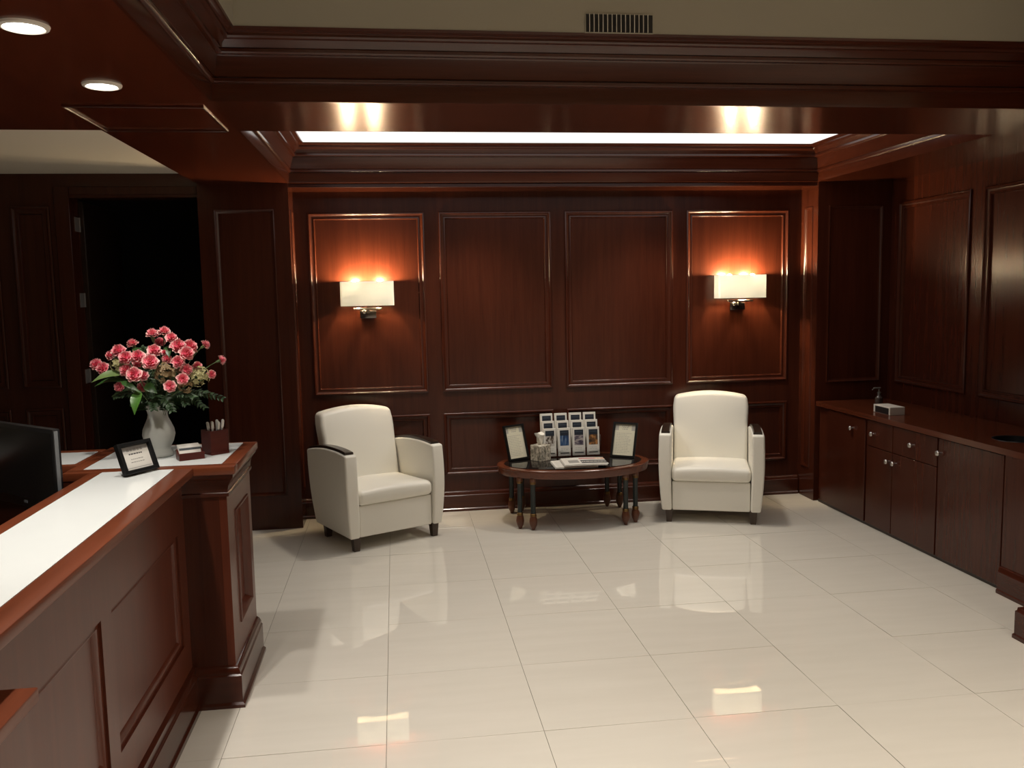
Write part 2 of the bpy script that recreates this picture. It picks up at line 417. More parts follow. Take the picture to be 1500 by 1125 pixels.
# soffits and beams
bm = NB(); box(bm, -.64, 4.2, .61, 1.25, HS, 2.95); struct(obj('trim_4', bm, WX), 'long glossy cherry beam across the front of the alcove')
bm = NB(); box(bm, -3.5, -.64, -6.1, 1.25, HS, 2.95); struct(obj('trim_5', bm, WSOF), 'cherry soffit over the reception desk')
bm = NB(); box(bm, -1.265, -.64, 1.2505, 3.25, HS, 2.95); struct(obj('trim_6', bm, WSOF), 'cherry beam running back to the left pilaster')
bm = NB(); box(bm, 3.36, 4.2, 1.2505, 3.25, HS, 2.95); struct(obj('trim_7', bm, WY), 'cherry soffit over the wall cabinets')
bm = NB(); sweep(bm, [(-1.245, .69), (-.68, .69), (-.68, 1.245), (-1.245, 1.245)], [(0, 0), (0, -.007), (.004, -.010), (.010, -.010), (.013, -.006), (.013, 0)], lambda x, y, h: (x, y, HS+h), closed=True)
struct(obj('trim_8', bm, WX, smooth=40), 'square bead on the soffit where the beams cross')
CROWN = [(d, HS+h) for d, h in ((0, 0), (.010, .001), (.013, .012), (.016, .068), (.024, .070), (.032, .076), (.032, .088), (.026, .094), (.030, .096), (.046, .170), (.050, .176), (.066, .178), (.070, .184), (.070, .196), (.066, .201), (.074, .212), (.088, .227), (.098, .231), (.103, .238), (.104, .247), (.116, .253), (.128, .256), (.132, .2659))]
bm = NB(); sweep(bm, [(-.64, -6.1), (-.64, .61), (4.2, .61)], CROWN, XY, side=-1, caps=False); struct(obj('trim_9', bm, WX, smooth=25), 'stepped crown moulding under the front ceiling')
bm = NB(); sweep(bm, [(-.64, 1.25), (3.36, 1.25), (3.36, 3.25), (-.64, 3.25)], CROWN, XY, closed=True, side=1)
struct(obj('trim_10', bm, WX, smooth=25), 'stepped crown moulding around the luminous alcove ceiling')
ZT2 = 3.25
bm = NB(); box(bm, -.70, 4.2, -6.1, .70, ZT2, ZT2+.05); ceiling = struct(obj('ceiling', bm, WHITE))
bm = NB(); box(bm, -3.5, -1.26, 1.25, 3.4, 2.585, 2.63); struct(obj('ceiling', bm, WHITE))
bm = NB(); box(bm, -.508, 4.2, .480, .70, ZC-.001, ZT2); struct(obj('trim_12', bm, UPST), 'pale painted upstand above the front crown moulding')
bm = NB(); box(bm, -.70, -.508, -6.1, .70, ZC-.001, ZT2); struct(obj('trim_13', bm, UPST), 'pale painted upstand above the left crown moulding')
# right wall with panels over the cabinets, and the column
def right3(u, v, w_): return (3.97-w_, u, v)
rects = [(2.29, 3.13, .95, 2.335), (1.30, 2.145, .95, 2.335)]
struct(paneled('wall_right', .40, 3.26, 0, 2.62, rects, right3))
bm = NB()
col = bpy.data.objects.new('trim_11', None); COL.objects.link(col); struct(col, 'cherry column at the right edge with stepped plinth')
box(bm, 3.035, 3.60, -.30, .46, 0, 2.95); obj('column_shaft', bm, WZ, col)
bm = NB(); sweep(bm, [(3.6, .46), (3.035, .46), (3.035, -.30), (3.6, -.30)], base_prof(.135, .036), XY, side=-1); obj('column_base', bm, WX, col, smooth=40)
# far left wall with the doorway, left wall, walls behind the camera
DX0, DX1, DZ = -2.13, -1.27, 2.44
def farl(u, v, w_): return (u, 3.30-w_, v)
wl = struct(paneled('wall_left', -3.5, -2.14, 0, 2.70, [(-2.52, -2.27, 1.1, 2.36), (-3.0, -2.62, 1.1, 2.36), (-2.52, -2.27, .25, .95), (-3.0, -2.62, .25, .95)], farl))
bm = NB(); box(bm, DX0-.01, -1.2, 3.30, 3.40, DZ, 2.70); obj('wall_header', bm, WX, wl)
bm = NB(); box(bm, -3.6, -3.5, -6.2, 3.5, 0, 2.95); struct(obj('wall_left', bm, BEIGE))
bm = NB(); box(bm, -3.6, 4.3, -6.2, -6.1, 0, 2.95); struct(obj('wall_front', bm, BEIGE))
bm = NB(); box(bm, 3.62, 3.70, -6.1, .395, 0, 2.95); struct(obj('wall_right', bm, BEIGE))
door = bpy.data.objects.new('door_1', None); COL.objects.link(door); struct(door, 'dark open doorway left of the pilaster')
bm = NB(); box(bm, DX0-.10, DX0, 3.278, 3.30, 0, DZ+.055, .004); box(bm, DX0+.0005, DX1, 3.285, 3.30, DZ, DZ+.055, .004); obj('door_casing', bm, WZ, door)
bm = NB(); box(bm, DX0-.03, DX0, 3.301, 3.46, 0, DZ); box(bm, DX0+.001, DX1, 3.301, 3.46, DZ-.02, DZ-.0005); box(bm, DX1, DX1+.03, 3.301, 3.46, 0, DZ); obj('door_jamb', bm, WZ, door)
for z in (2.245, 1.71, 1.165):
    bm = NB(); box(bm, DX0+.0005, DX0+.004, 3.36, 3.435, z-.05, z+.05); tube(bm, [(DX0+.006, 3.443, z-.05), (DX0+.006, 3.443, z+.05)], .007); obj('hinge', bm, HINGE, door)
bm = NB(); box(bm, DX0-.012, DX0+.03, 3.465, 4.30, .01, DZ-.03, .003); obj('door_leaf', bm, DARKWOOD, door)
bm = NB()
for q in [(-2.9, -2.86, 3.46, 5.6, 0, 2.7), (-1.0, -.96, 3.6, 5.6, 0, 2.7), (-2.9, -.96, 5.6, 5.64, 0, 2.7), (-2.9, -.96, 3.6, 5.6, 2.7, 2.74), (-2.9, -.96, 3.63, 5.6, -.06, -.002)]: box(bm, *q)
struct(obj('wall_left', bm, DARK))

# ================================================================== BUILT-IN LIGHTS
cl = thing('ceiling_light', 'large glowing white luminous panel filling the alcove ceiling', 'ceiling light', (1.36, 2.25, 2.79))
bm = NB(); box(bm, -1.95, 1.95, -.95, .95, -.016, .0); obj('diffuser', bm, CEILGLOW, cl)
bm = NB(); box(bm, -2.05, 2.05, -1.05, 1.05, .001, .05); obj('housing', bm, WHITE, cl)
dl_proto = None
for (x, y), lab in zip(DESK, ['round recessed downlight in the wooden soffit, the nearer one at the picture edge', 'round recessed downlight in the wooden soffit, the farther one near the beam']):
    if dl_proto is None:
        dl = thing('downlight', lab, 'downlight', (x, y, HS), 0, 'recessed downlights over the desk')
        bm = NB(); lathe(bm, [(.052, -.001), (.058, -.010), (.068, -.007), (.071, 0), (.052, .0)], seg=40, cap=False); obj('trim_ring', bm, plain('downlight_ring', (.75, .70, .62, 1), .4), dl)
        bm = NB(); lathe(bm, [(.0515, -.0015), (.0515, -.004), (.04, -.006)], seg=40); obj('lens', bm, LENS, dl)
        dl_proto = dl
    else:
        c = copy_tree(dl_proto); c.location = (x, y, HS); tag(c, lab, 'downlight', 'recessed downlights over the desk')
# air vent in the front ceiling
v = thing('air_vent', 'dark slotted air grille in the pale upstand above the long beam', 'vent', (1.055, .480, 2.815))
bm = NB(); box(bm, -.143, .143, -.004, -.0005, -.036, .036); obj('backing', bm, VENTD, v)
bm = NB(); sweep(bm, [(-.143, -.036), (.143, -.036), (.143, .036), (-.143, .036)], [(0, .0005), (0, .005), (-.004, .004), (-.004, .0005)], lambda x, y, h: (x, -h, y), closed=True); obj('frame', bm, UPST, v)
bm = NB(); box(bm, -.0010, .0010, -.012, -.0042, -.0355, .0355); s0 = obj('slat', bm, VENTM, v)
for k in range(14):
    o = s0 if k == 0 else copy_part(s0, v); o.location = (-.128+k*.0192, 0, 0)

# wall sconces
def make_sconce(x, lab):
    s = thing('wall_sconce', lab, 'wall lamp', (x, 3.54, 1.72), 0, 'wall sconces on the back wall')
    W_, D0, D1, Z0, Z1 = .198, -.130, -.022, -.092, .090
    bm = NB(); pr = []
    for o_ in (0, -.003):
        p_ = [(-W_-o_, D1+o_), (-W_-o_, D0-o_+.012), (-W_-o_+.012, D0-o_), (W_+o_-.012, D0-o_), (W_+o_, D0-o_+.012), (W_+o_, D1+o_)]
        lo = [bm.verts.new((a, b_, Z0)) for a, b_ in p_]; hi = [bm.verts.new((a, b_, Z1)) for a, b_ in p_]
        for k in range(6): bm.faces.new((lo[k], lo[(k+1) % 6], hi[(k+1) % 6], hi[k]))
        pr.append((lo, hi))
    for k in range(6):
        for t in (0, 1): bm.faces.new((pr[0][t][k], pr[0][t][(k+1) % 6], pr[1][t][(k+1) % 6], pr[1][t][k]))
    obj('lamp_shade', bm, SHADE, s)
    bm = NB(); box(bm, -.062, .062, -.024, -.0095, -.188, -.128, .004, 2); obj('backplate', bm, DCHROME, s)
    bm = NB(); box(bm, -.105, .105, -.085, -.065, -.122, -.108, .002); box(bm, -.012, .012, -.066, -.022, -.150, -.120); obj('bracket_bar', bm, CHROME, s)
    bm = NB(); lathe(bm, [(.014, 0), (.016, .006), (.010, .012), (.002, .013)], seg=16); obj('finial', bm, CHROME, s, (-.03, -.025, -.138), (PI/2, 0, 0))
    for bx in (-.095, .095):
        bm = NB(); lathe(bm, [(.012, -.07), (.013, -.02), (.010, -.018)], seg=12); tube(bm, [(0, 0, -.075), (0, 0, -.11)], .006); obj('bulb_holder', bm, PAPER, s, (bx, -.084, .057))
        bm = NB(); bmesh.ops.create_icosphere(bm, subdivisions=2, radius=.022); obj('bulb', bm, BULB, s, (bx, -.084, .076))
    return s
make_sconce(-.115, 'glowing rectangular wall sconce above the left armchair')
make_sconce(2.823, 'glowing rectangular wall sconce above the right armchair')

# ================================================================== RECEPTION DESK
desk = thing('reception_desk', 'tall cherry reception desk with white counter insets and panelled front', 'desk', (-.9, -.5, 0))
DO = Vector((.9, .5, 0))
def dpart(name, bm, mats, smooth=30, parent=None):
    for v_ in bm.verts: v_.co += DO
    return obj(name, bm, mats, parent or desk, smooth=smooth)
def dpanel(name, u0, u1, v0, v1, rects, to3d, **k):
    t3 = lambda u, v, w_: tuple(Vector(to3d(u, v, w_))+DO)
    return paneled(name, u0, u1, v0, v1, rects, t3, desk, pn='front_panel', wmat=WD, **k)
ZT = 1.03
dpanel('front_board', -3.4, .4385, 0, ZT-.036, [(-.49, .33, .31, .772), (-1.30, -.585, .31, .772)], lambda u, v, w_: (-.80+w_, u, v), mould=MOULD_D, depth=.024, back=.3)
bm = NB(); sweep(bm, [(-.80, .44), (-.80, -1.33)], [(0, 0), (.034, 0), (.034, .02), (.026, .026), (.026, .14), (.016, .15), (.014, .168), (.004, .176), (0, .18)], XY, side=1, caps=False); dpart('plinth', bm, WY, 40)
# end pedestal
dpanel('pedestal_side', .44, 1.0, 0, ZT-.036, [(.60, .90, .30, .80)], lambda u, v, w_: (-.625+w_, u, v), mould=MOULD_S, depth=.03, back=.0315)
bm = NB(); box(bm, -1.22, -.657, .44, 1.0, 0, ZT-.036); dpart('pedestal_body', bm, WZ)
ped = [(-.85, .44), (-.625, .44), (-.625, 1.0)]
bm = NB(); sweep(bm, ped, [(0, 0), (.036, 0), (.036, .014), (.026, .022), (.026, .135), (.020, .141), (.020, .152), (.012, .166), (.004, .172), (0, .174)], XY, side=-1); dpart('pedestal_base', bm, WX, 40)
bm = NB(); sweep(bm, ped, [(0, .895), (.010, .897), (.012, .910), (.006, .914), (.010, .940), (.022, .965), (.034, .978), (.036, ZT-.036), (0, ZT-.036)], XY, side=-1); dpart('pedestal_cornice', bm, WX, 25)
# counter tops: wooden edges around white insets
def top(bm, x0, x1, y0, y1, z=ZT): box(bm, x0, x1, y0, y1, z-.035, z, .006, 2)
for q in ((-.812, -.738, -3.2, .385), (-1.135, -1.085, -3.2, .385)):
    bm = NB(); top(bm, *q); dpart('counter_edge', bm, WTOP)
bm = NB(); box(bm, -1.085, -.812, -3.2, .385, ZT-.03, ZT-.001); dpart('counter_inset', bm, SOLID)
for q, mt in (((-1.24, -.578, .387, .458), WTOPX), ((-1.24, -.578, .975, .992), WTOPX), ((-.641, -.578, .4585, .9745), WTOP), ((-1.24, -1.182, .4585, .9745), WTOP)):
    bm = NB(); top(bm, *q); dpart('pedestal_edge', bm, mt)
bm = NB(); box(bm, -1.182, -.641, .458, .975, ZT-.03, ZT-.001); dpart('pedestal_inset', bm, SOLID)
# return wing to the left
for q in ((-2.7, -1.242, .565, .595), (-2.7, -1.242, .89, .95), (-1.262, -1.242, .5955, .8895)):
    bm = NB(); top(bm, *q); dpart('wing_edge', bm, WTOPX)
bm = NB(); box(bm, -2.7, -1.262, .595, .89, ZT-.03, ZT-.001); dpart('wing_inset', bm, SOLID)
bm = NB(); box(bm, -2.7, -1.225, .60, .94, 0, ZT-.036); dpart('wing_body', bm, WX)
bm = NB(); box(bm, -1.80, -1.14, -3.2, .55, .70, .735, .004); dpart('work_surface', bm, DARKWOOD)
bm = NB(); box(bm, -1.12, -1.09, -3.2, .43, 0, ZT-.036); dpart('inner_board', bm, WY)
# lower ledge at the near end
dpanel('ledge_front', -3.2, -1.335, 0, .872, [(-2.3, -1.43, .2, .76)], lambda u, v, w_: (-.70+w_, u, v), mould=MOULD_S, depth=.02, back=.08)
bm = NB(); box(bm, -.80, -.68, -3.2, -1.325, .873, .905, .005, 2); dpart('ledge_top', bm, WTOP)

# ================================================================== WALL CABINETS
XF = 3.39
ct = thing('countertop', 'dark cherry countertop over the wall cabinets with a round cut hole', 'countertop', (3.66, 2.1, .772))
bm = NB()
hx, hy, hr = 3.62, 1.335, .115
# slab with a round hole: ring of quads between circle and rectangle
x0, x1, y0, y1 = 3.357, 3.953, .46, 3.225
N_ = 48; outer, inner = [], []
for k in range(N_):
    a = 2*PI*k/N_; dx, dy = math.cos(a), math.sin(a)
    t = min(((x1-hx)/dx if dx > 1e-9 else (x0-hx)/dx if dx < -1e-9 else 1e9), ((y1-hy)/dy if dy > 1e-9 else (y0-hy)/dy if dy < -1e-9 else 1e9))
    outer.append([hx+dx*t, hy+dy*t]); inner.append([hx+dx*hr, hy+dy*hr])
for cx_, cy_ in ((x0, y0), (x1, y0), (x1, y1), (x0, y1)):
    k = min(range(N_), key=lambda q: (outer[q][0]-cx_)**2+(outer[q][1]-cy_)**2); outer[k] = [cx_, cy_]
L_ = []
for P_ in (outer, inner):
    for z in (0, .035): L_.append([bm.verts.new((p[0]-3.66, p[1]-2.1, z)) for p in P_])
for k in range(N_):
    j = (k+1) % N_
    bm.faces.new((L_[1][k], L_[1][j], L_[3][j], L_[3][k])); bm.faces.new((L_[0][j], L_[0][k], L_[2][k], L_[2][j]))
    bm.faces.new((L_[0][k], L_[0][j], L_[1][j], L_[1][k])); bm.faces.new((L_[2][j], L_[2][k], L_[3][k], L_[3][j]))
obj('slab', bm, wood('countertop_wood', (.065, .015, .006), (.10, .024, .010), 'y', .2), ct)
bm = NB(); lathe(bm, [(hr-.001, .003), (hr-.001, .036), (hr+.008, .037), (hr+.009, .0352)], (hx-3.66, hy-2.1, 0), 40, cap=False); bm.faces.new([bm.verts.new((hx-3.66+math.cos(2*PI*k/24)*(hr-.001), hy-2.1+math.sin(2*PI*k/24)*(hr-.001), .003)) for k in range(24)])
obj('hole_liner', bm, BLACK, ct)
def knob(parent, y, z):
    bm = NB(); lathe(bm, [(.007, 0), (.006, .010), (.007, .014), (.015, .018), (.0175, .024), (.014, .031), (.003, .034)], seg=16)
    obj('knob', bm, STEEL, parent, (XF-.0195, y, z), (0, -PI/2, 0))
def cabinet(lab, ya, yb, doors, drawers):
    yc = (ya+yb)/2
    c = thing('wall_cabinet', lab, 'cabinet', (0, yc, 0), 0, 'built in cabinets along the right wall')
    bm = NB(); box(bm, XF+.001, 3.95, ya-yc+.001, yb-yc-.001, .0, .771); obj('carcass', bm, WZ, c)
    bm = NB(); box(bm, XF-.003, XF+.001, ya-yc+.001, yb-yc-.001, .0, .022); obj('kick_strip', bm, DARKWOOD, c)
    for kind, L__ in (('door', doors), ('drawer', drawers)):
        for (a, b_, z0, z1, ky, kz) in L__:
            bm = NB(); box(bm, XF-.019, XF+.0005, 0, b_-a-.004, 0, z1-z0, .0015)
            d = obj(kind, bm, WZ, c, (0, a-yc+.002, z0))
            knob(d, ky-a-.002, kz-z0)
            d.children[0].location.x = XF-.0195
    return c
cabinet('left cabinet of the wall cabinets, one plain door, nearest the back wall', 2.50, 3.222, [(2.515, 3.06, .025, .765, 2.69, .675)], [])
cabinet('middle cabinet of the wall cabinets, two drawers above two doors', 1.685, 2.50, [(1.69, 2.172, .025, .58, 2.138, .517), (2.176, 2.497, .025, .58, 2.214, .517)], [(1.69, 2.172, .585, .765, 1.945, .676), (2.176, 2.497, .585, .765, 2.407, .676)])
cabinet('right cabinet of the wall cabinets, one wide door under the round hole', 1.085, 1.683, [(1.098, 1.68, .025, .765, 1.655, .677)], [])
ep = thing('end_stile', 'cherry end post with plinth closing the cabinet row beside the column', 'cabinet end', (0, 0, 0))
bm = NB(); box(bm, 3.362, 3.95, .47, 1.076, 0, .771); obj('post', bm, WZ, ep)
bm = NB(); sweep(bm, [(3.362, 1.075), (3.362, .47)], base_prof(.12, .022), XY, side=-1); obj('post_plinth', bm, WY, ep, smooth=40)
# small box and pump bottle on the countertop
ZK = .8075
bx = thing('white_box', 'small white box with black front on the wall countertop', 'box', (3.517, 2.47, ZK))
bm = NB(); box(bm, -.055, .057, -.104, .104, 0, .055, .002); obj('carton', bm, WHITEBOX, bx)
bm = NB(); box(bm, -.0565, -.0552, -.090, .080, .004, .047); obj('front_label', bm, BLACK, bx)
pb = thing('pump_bottle', 'small dark pump bottle standing behind the white box', 'bottle', (3.60, 2.74, ZK))
bm = NB(); lathe(bm, [(.026, 0), (.028, .01), (.028, .075), (.014, .092), (.012, .10)], seg=20); obj('bottle_body', bm, plain('tinted_bottle', (.05, .035, .03, 1), .1), pb)
bm = NB(); lathe(bm, [(.012, .10), (.013, .118), (.005, .12), (.005, .142)], seg=16); box(bm, -.045, .012, -.006, .006, .142, .153, .003); tube(bm, [(-.04, 0, .145), (-.055, 0, .135)], .004); obj('pump', bm, plain('pump_plastic', (.12, .11, .10, 1), .3), pb)

# ================================================================== ARMCHAIRS
def make_chair(lab, loc, rz):
    c = thing('armchair', lab, 'armchair', loc, rz, 'white armchairs against the back wall')
    # base box under the seat
    bm = NB(); rbox(bm, (0, .31, .1975), (.279, .295, .1075), .012, (2, 2, 2)); obj('seat_base', bm, VINYL, c, smooth=40)
    def fseat(p):
        k = max(0, 1-abs(p.x)/.29); z = p.z
        if z > .36: z += .012*math.cos(p.x/.28*PI/2)-.0
        z -= .018*max(0, (p.y-.05)/.5)
        y = p.y-.010*math.cos((p.z-.36)/.06*PI/2) if p.y < .1 else p.y
        return (p.x, y, z)
    bm = NB(); rbox(bm, (0, .285, .3555), (.2825, .283, .0515), .034, (6, 6, 2), fseat); obj('seat_cushion', bm, VINYL, c, smooth=60)
    # back cushion
    def fback(p):
        t = (p.z-.30)/.60                          # 0 bottom 1 top
        hw = .281+.008*max(0, min(1, (t-.55)/.25))-.010*max(0, (t-.85)/.15)
        x = p.x/.285*hw
        z = p.z-(.036*(p.x/.285)**2)*max(0, (t-.3)/.7)
        y = p.y+.100*t+.030*t*t-.018*math.sin(PI*max(0, min(1, t)))*(1 if p.y < .55 else 0)*math.cos(p.x/.285*PI/2.4)
        return (x, y, z)
    bm = NB(); rbox(bm, (0, .535, .60), (.285, .065, .30), .030, (8, 2, 10), fback); obj('back_cushion', bm, VINYL, c, smooth=60)
    # arms
    def ftop(y): return .655+.13*y-.33*y*y
    for s in (-1, 1):
        def farm(p, s=s):
            t = (p.z-.09)/.56
            y = p.y+ (.07*t*(p.y/.55) if p.y > .25 else 0) - .016*math.sin(PI*max(0, min(1, t))) * (1 if p.y < .1 else 0)
            z = .09+(p.z-.09)*(ftop(p.y)-.09)/.56
            x = p.x+s*(.020*t+.012*math.sin(PI*max(0, min(1, t))))*(1 if s*p.x > .315 else .25)
            return (x, y, z)
        bm = NB(); rbox(bm, (s*.316, .295, .37), (.036, .295, .28), .014, (3, 10, 10), farm); obj('arm', bm, VINYL, c, smooth=50)
        bm = NB(); rows = []
        for k in range(13):
            y = .030+k*.045; z = ftop(y)+.002; yy = y+.07*(y/.55) if y > .25 else y+.0
            rows.append([(s*.3265-.031, yy, z-.012), (s*.3265-.031, yy, z+.010), (s*.3265-.026, yy, z+.015), (s*.3265+.026, yy, z+.015), (s*.3265+.031, yy, z+.010), (s*.3265+.031, yy, z-.012)])
        V_ = [[bm.verts.new(p) for p in r] for r in rows]
        for a, b_ in zip(V_, V_[1:]):
            for k in range(6): bm.faces.new((a[k], a[(k+1) % 6], b_[(k+1) % 6], b_[k]))
        bm.faces.new(V_[0]); bm.faces.new(V_[-1][::-1])
        obj('arm_cap', bm, DARKWOOD, c, smooth=35)
    for x, y in ((-.30, .035), (.30, .035), (-.30, .50), (.30, .50)):
        bm = NB(); fs = box(bm, -.026, .026, -.026, .026, 0, .094)
        for v_ in bm.verts:
            if v_.co.z < .01: v_.co.x *= .74; v_.co.y *= .74
        obj('leg', bm, LEGWOOD, c, (x, y, 0))
    return c
def cloc(ax, ay, bx_, by):
    ang = math.atan2(by-ay, bx_-ax); mx_, my_ = (ax+bx_)/2, (ay+by)/2
    return (mx_+.035*math.sin(ang), my_-.035*math.cos(ang), 0), ang
l1, a1 = cloc(-.23, 2.575, .315, 2.857); l2, a2 = cloc(2.039, 2.892, 2.624, 2.68)
make_chair('white vinyl armchair left of the oval table, turned toward the right', l1, a1)
make_chair('white vinyl armchair right of the oval table, turned toward the left', l2, a2)

# ================================================================== OVAL TABLE
TX, TY, TZ = 1.375, 3.11, .437
tb = thing('coffee_table', 'oval wooden coffee table with dark glass top and turned legs between the armchairs', 'table', (TX, TY, 0))
A_, B_ = .575, .365
def ell(bm, prof, seg=72, cap=True):
    lathe(bm, [(1+d/A_, z) for d, z in prof], seg=seg, cap=cap, fn=lambda p, a: (p[0]*A_, (p[1]*(B_+(math.hypot(p[0], p[1])-1)*A_)/max(1e-6, math.hypot(p[0], p[1]))), p[2]))
bm = NB(); ell(bm, [(-.02, TZ-.062), (-.012, TZ-.060), (-.008, TZ-.052), (-.004, TZ-.016), (0, TZ-.012), (0, TZ-.003), (-.004, TZ), (-.060, TZ), (-.060, TZ-.010)]); obj('tabletop', bm, TABLEWOOD, tb, smooth=30)
bm = NB(); ell(bm, [(-.055, TZ-.0095), (-.055, TZ+.003), (-.058, TZ+.004)]); obj('glass_inset', bm, GLASS_DK, tb)
bm = NB(); lathe(bm, [(.020, .03), (.024, .034), (.031, .06), (.030, .075), (.023, .105), (.018, .112), (.018, .37), (.021, .376)], seg=20); leg0 = None
legs = [(.937-TX, 2.905-TY), (1.025-TX, 2.850-TY), (1.797-TX, 2.905-TY), (1.709-TX, 2.850-TY), (.937-TX, 3.36-TY), (1.025-TX, 3.415-TY), (1.797-TX, 3.36-TY), (1.709-TX, 3.415-TY)]
for i, (x, y) in enumerate(legs):
    if i == 0:
        bm.free(); bm = NB(); lathe(bm, [(.019, .108), (.0175, .12), (.0185, .345), (.020, .352)], seg=16)
        leg0 = obj('leg', bm, GREENLEG, tb)
        bm = NB(); lathe(bm, [(.009, 0), (.013, .004), (.016, .016), (.019, .022), (.026, .036), (.030, .060), (.027, .085), (.021, .100)], seg=16); obj('foot', bm, FOOTWOOD, leg0)
        for z in (.1, .335):
            bm = NB(); lathe(bm, [(.0205, z), (.0235, z+.003), (.0235, z+.007), (.0205, z+.011), (.0235, z+.014), (.0235, z+.018), (.0205, z+.022)], seg=16); obj('brass_ring', bm, BRASS, leg0)
        bm = NB(); lathe(bm, [(.022, .352), (.024, .36), (.022, .377)], seg=16); obj('capital', bm, FOOTWOOD, leg0)
        o = leg0
    else: o = copy_tree(leg0, tb)
    o.location = (x, y, 0)
ZG = TZ+.0045
# tissue box
ts = thing('tissue_box', 'mottled grey tissue box with a tissue standing out on the oval table', 'tissue box', (1.142, 3.19, ZG), math.radians(38))
bm = NB(); box(bm, -.055, .055, -.055, .055, 0, .118, .002); obj('carton', bm, MARBLE, ts)
bm = NB(); rt_ = random.Random(5); rows = []
for k in range(7):
    t = k/6; row = []
    for j in range(14):
        a = 2*PI*j/14; r = (.016+.026*t)*(1+.30*math.sin(3*a+k*.8)+rt_.uniform(-.12, .12)); row.append(bm.verts.new((r*math.cos(a)-.012*t, .55*r*math.sin(a), .117+.088*t+.012*math.sin(2*a+1)*t)))
    rows.append(row)
for a, b_ in zip(rows, rows[1:]):
    for k in range(14): bm.faces.new((a[k], a[(k+1) % 14], b_[(k+1) % 14], b_[k]))
bm.faces.new(rows[-1]); obj('tissue', bm, TISSUE, ts, smooth=50)
# framed notices
def notice(lab, loc, rz, w_=.168, h_=.245, lean=.28):
    n = thing('picture_frame', lab, 'picture frame', loc, rz, 'framed notices on the oval table')
    rot = (-lean, 0, 0)
    bm = NB(); b_ = .013
    sweep(bm, [(-w_/2, 0), (w_/2, 0), (w_/2, h_), (-w_/2, h_)], [(-b_, .004), (-b_, -.010), (.002, -.010), (.002, -.004), (.002, .004)], lambda x, y, h: (x, h, y+b_), closed=True)
    obj('frame', bm, FRAMEB, n, None, rot)
    bm = NB(); box(bm, -w_/2-b_+.001, w_/2+b_-.001, .0045, .008, .001, h_+2*b_-.001); obj('back_board', bm, BLACK, n, None, rot)
    bm = NB(); rn = random.Random(9); R_ = [(0, .80*h_, .032, .98*h_, 2), (w_-.034, .80*h_, w_-.004, .98*h_, 2)]
    R_ += words(.055, w_-.055, .93*h_, .005, 1, rn)+words(.065, w_-.06, .885*h_, .004, 1, rn)+words(.06, w_-.06, .83*h_, .005, 1, rn)
    for k in range(13): R_ += words(.018, w_-.03-rn.uniform(0, .03), .70*h_-k*.0125, .004, 2, rn)
    grid_print(bm, w_, h_, R_, lambda u, v: (u-w_/2, .002, v+b_))
    obj('notice_sheet', bm, [CREAMP, INK, INKL], n, None, rot, smooth=None)
    bm = NB(); box(bm, -.02, .02, 0, .003, 0, .132); obj('easel_leg', bm, BLACK, n, (0, .115, .002), (.36, 0, 0))
    return n
notice('framed cream notice leaning at the left end of the oval table', (.985, 3.235, ZG), math.radians(30))
notice('framed cream notice leaning at the right end of the oval table', (1.765, 3.15, ZG), math.radians(-34), lean=.34)
# brochure rack and brochures
RX, RY, RZ = 1.400, 3.29, math.radians(0)
rk = thing('brochure_rack', 'clear three tier rack holding brochures at the back of the oval table', 'rack', (RX, RY, ZG), RZ)
CW, BH, BW = .113, .215, .098
for r in range(3):
    y0 = .045*r; zb = .004+.052*r
    bm = NB()
    box(bm, -2*CW-.004, 2*CW+.004, y0-.004, y0-.002, zb, zb+.055); obj('pocket_front', bm, ACRYL, rk)
    bm = NB(); box(bm, -2*CW-.004, 2*CW+.004, y0-.004, y0+.030, zb-.003, zb-.001); obj('pocket_floor', bm, ACRYL, rk)
bm = NB(); box(bm, -2*CW-.007, -2*CW-.0045, -.004, .135, 0, .16); obj('rack_side', bm, ACRYL, rk)
bm = NB(); box(bm, 2*CW+.0045, 2*CW+.007, -.004, .135, 0, .16); obj('rack_side', bm, ACRYL, rk)
rownm = ['front', 'middle', 'back']; colnm = ['leftmost', 'second from left', 'third from left', 'rightmost']
picnm = ['dark rock', 'blue waterfall', 'grey seascape', 'orange canyon']
for r in range(3):
    for k in range(4):
        lab = {0: f'white brochure with {picnm[k]} photo, {colnm[k]} in the front row of the rack'}.get(r, f'white brochure with dark title block, {colnm[k]} in the {rownm[r]} row of the rack')
        y0 = .045*r; zb = .0045+.052*r; xc = (k-1.5)*CW+.004*(1-r)
        bt = thing('brochure', lab, 'brochure', (RX+xc, RY+y0, ZG+zb), 0, 'brochures in the clear rack'); bt.rotation_euler = (-.09, 0, .05*(1 if k < 2 else -.6))
        bm = NB(); box(bm, -BW/2, BW/2, 0, .016, 0, BH, .001); obj('leaflet_stack', bm, PAPER, bt)
        bm = NB(); rn = random.Random(r*7+k)
        R_ = [(.014, .155, BW-.014, .197, 1)]+words(.022, BW-.022, .178, .007, 4, rn, .004, .012, .002)
        if r == 0: R_ += [(.014, .078, BW-.014, .156, 2)]+words(.020, BW-.020, .056, .003, 3, rn)+words(.020, BW-.020, .044, .003, 3, rn)+[(.014, .016, BW-.014, .024, 5)]
        grid_print(bm, BW-.002, BH-.002, R_, lambda u, v: (u-BW/2+.001, -.0006, v+.001))
        obj('cover', bm, [PAPER, NAVY, PHOTOS[k], INKL, plain('title_print', (.045, .06, .085, 1), .5), INKD], bt, smooth=None)
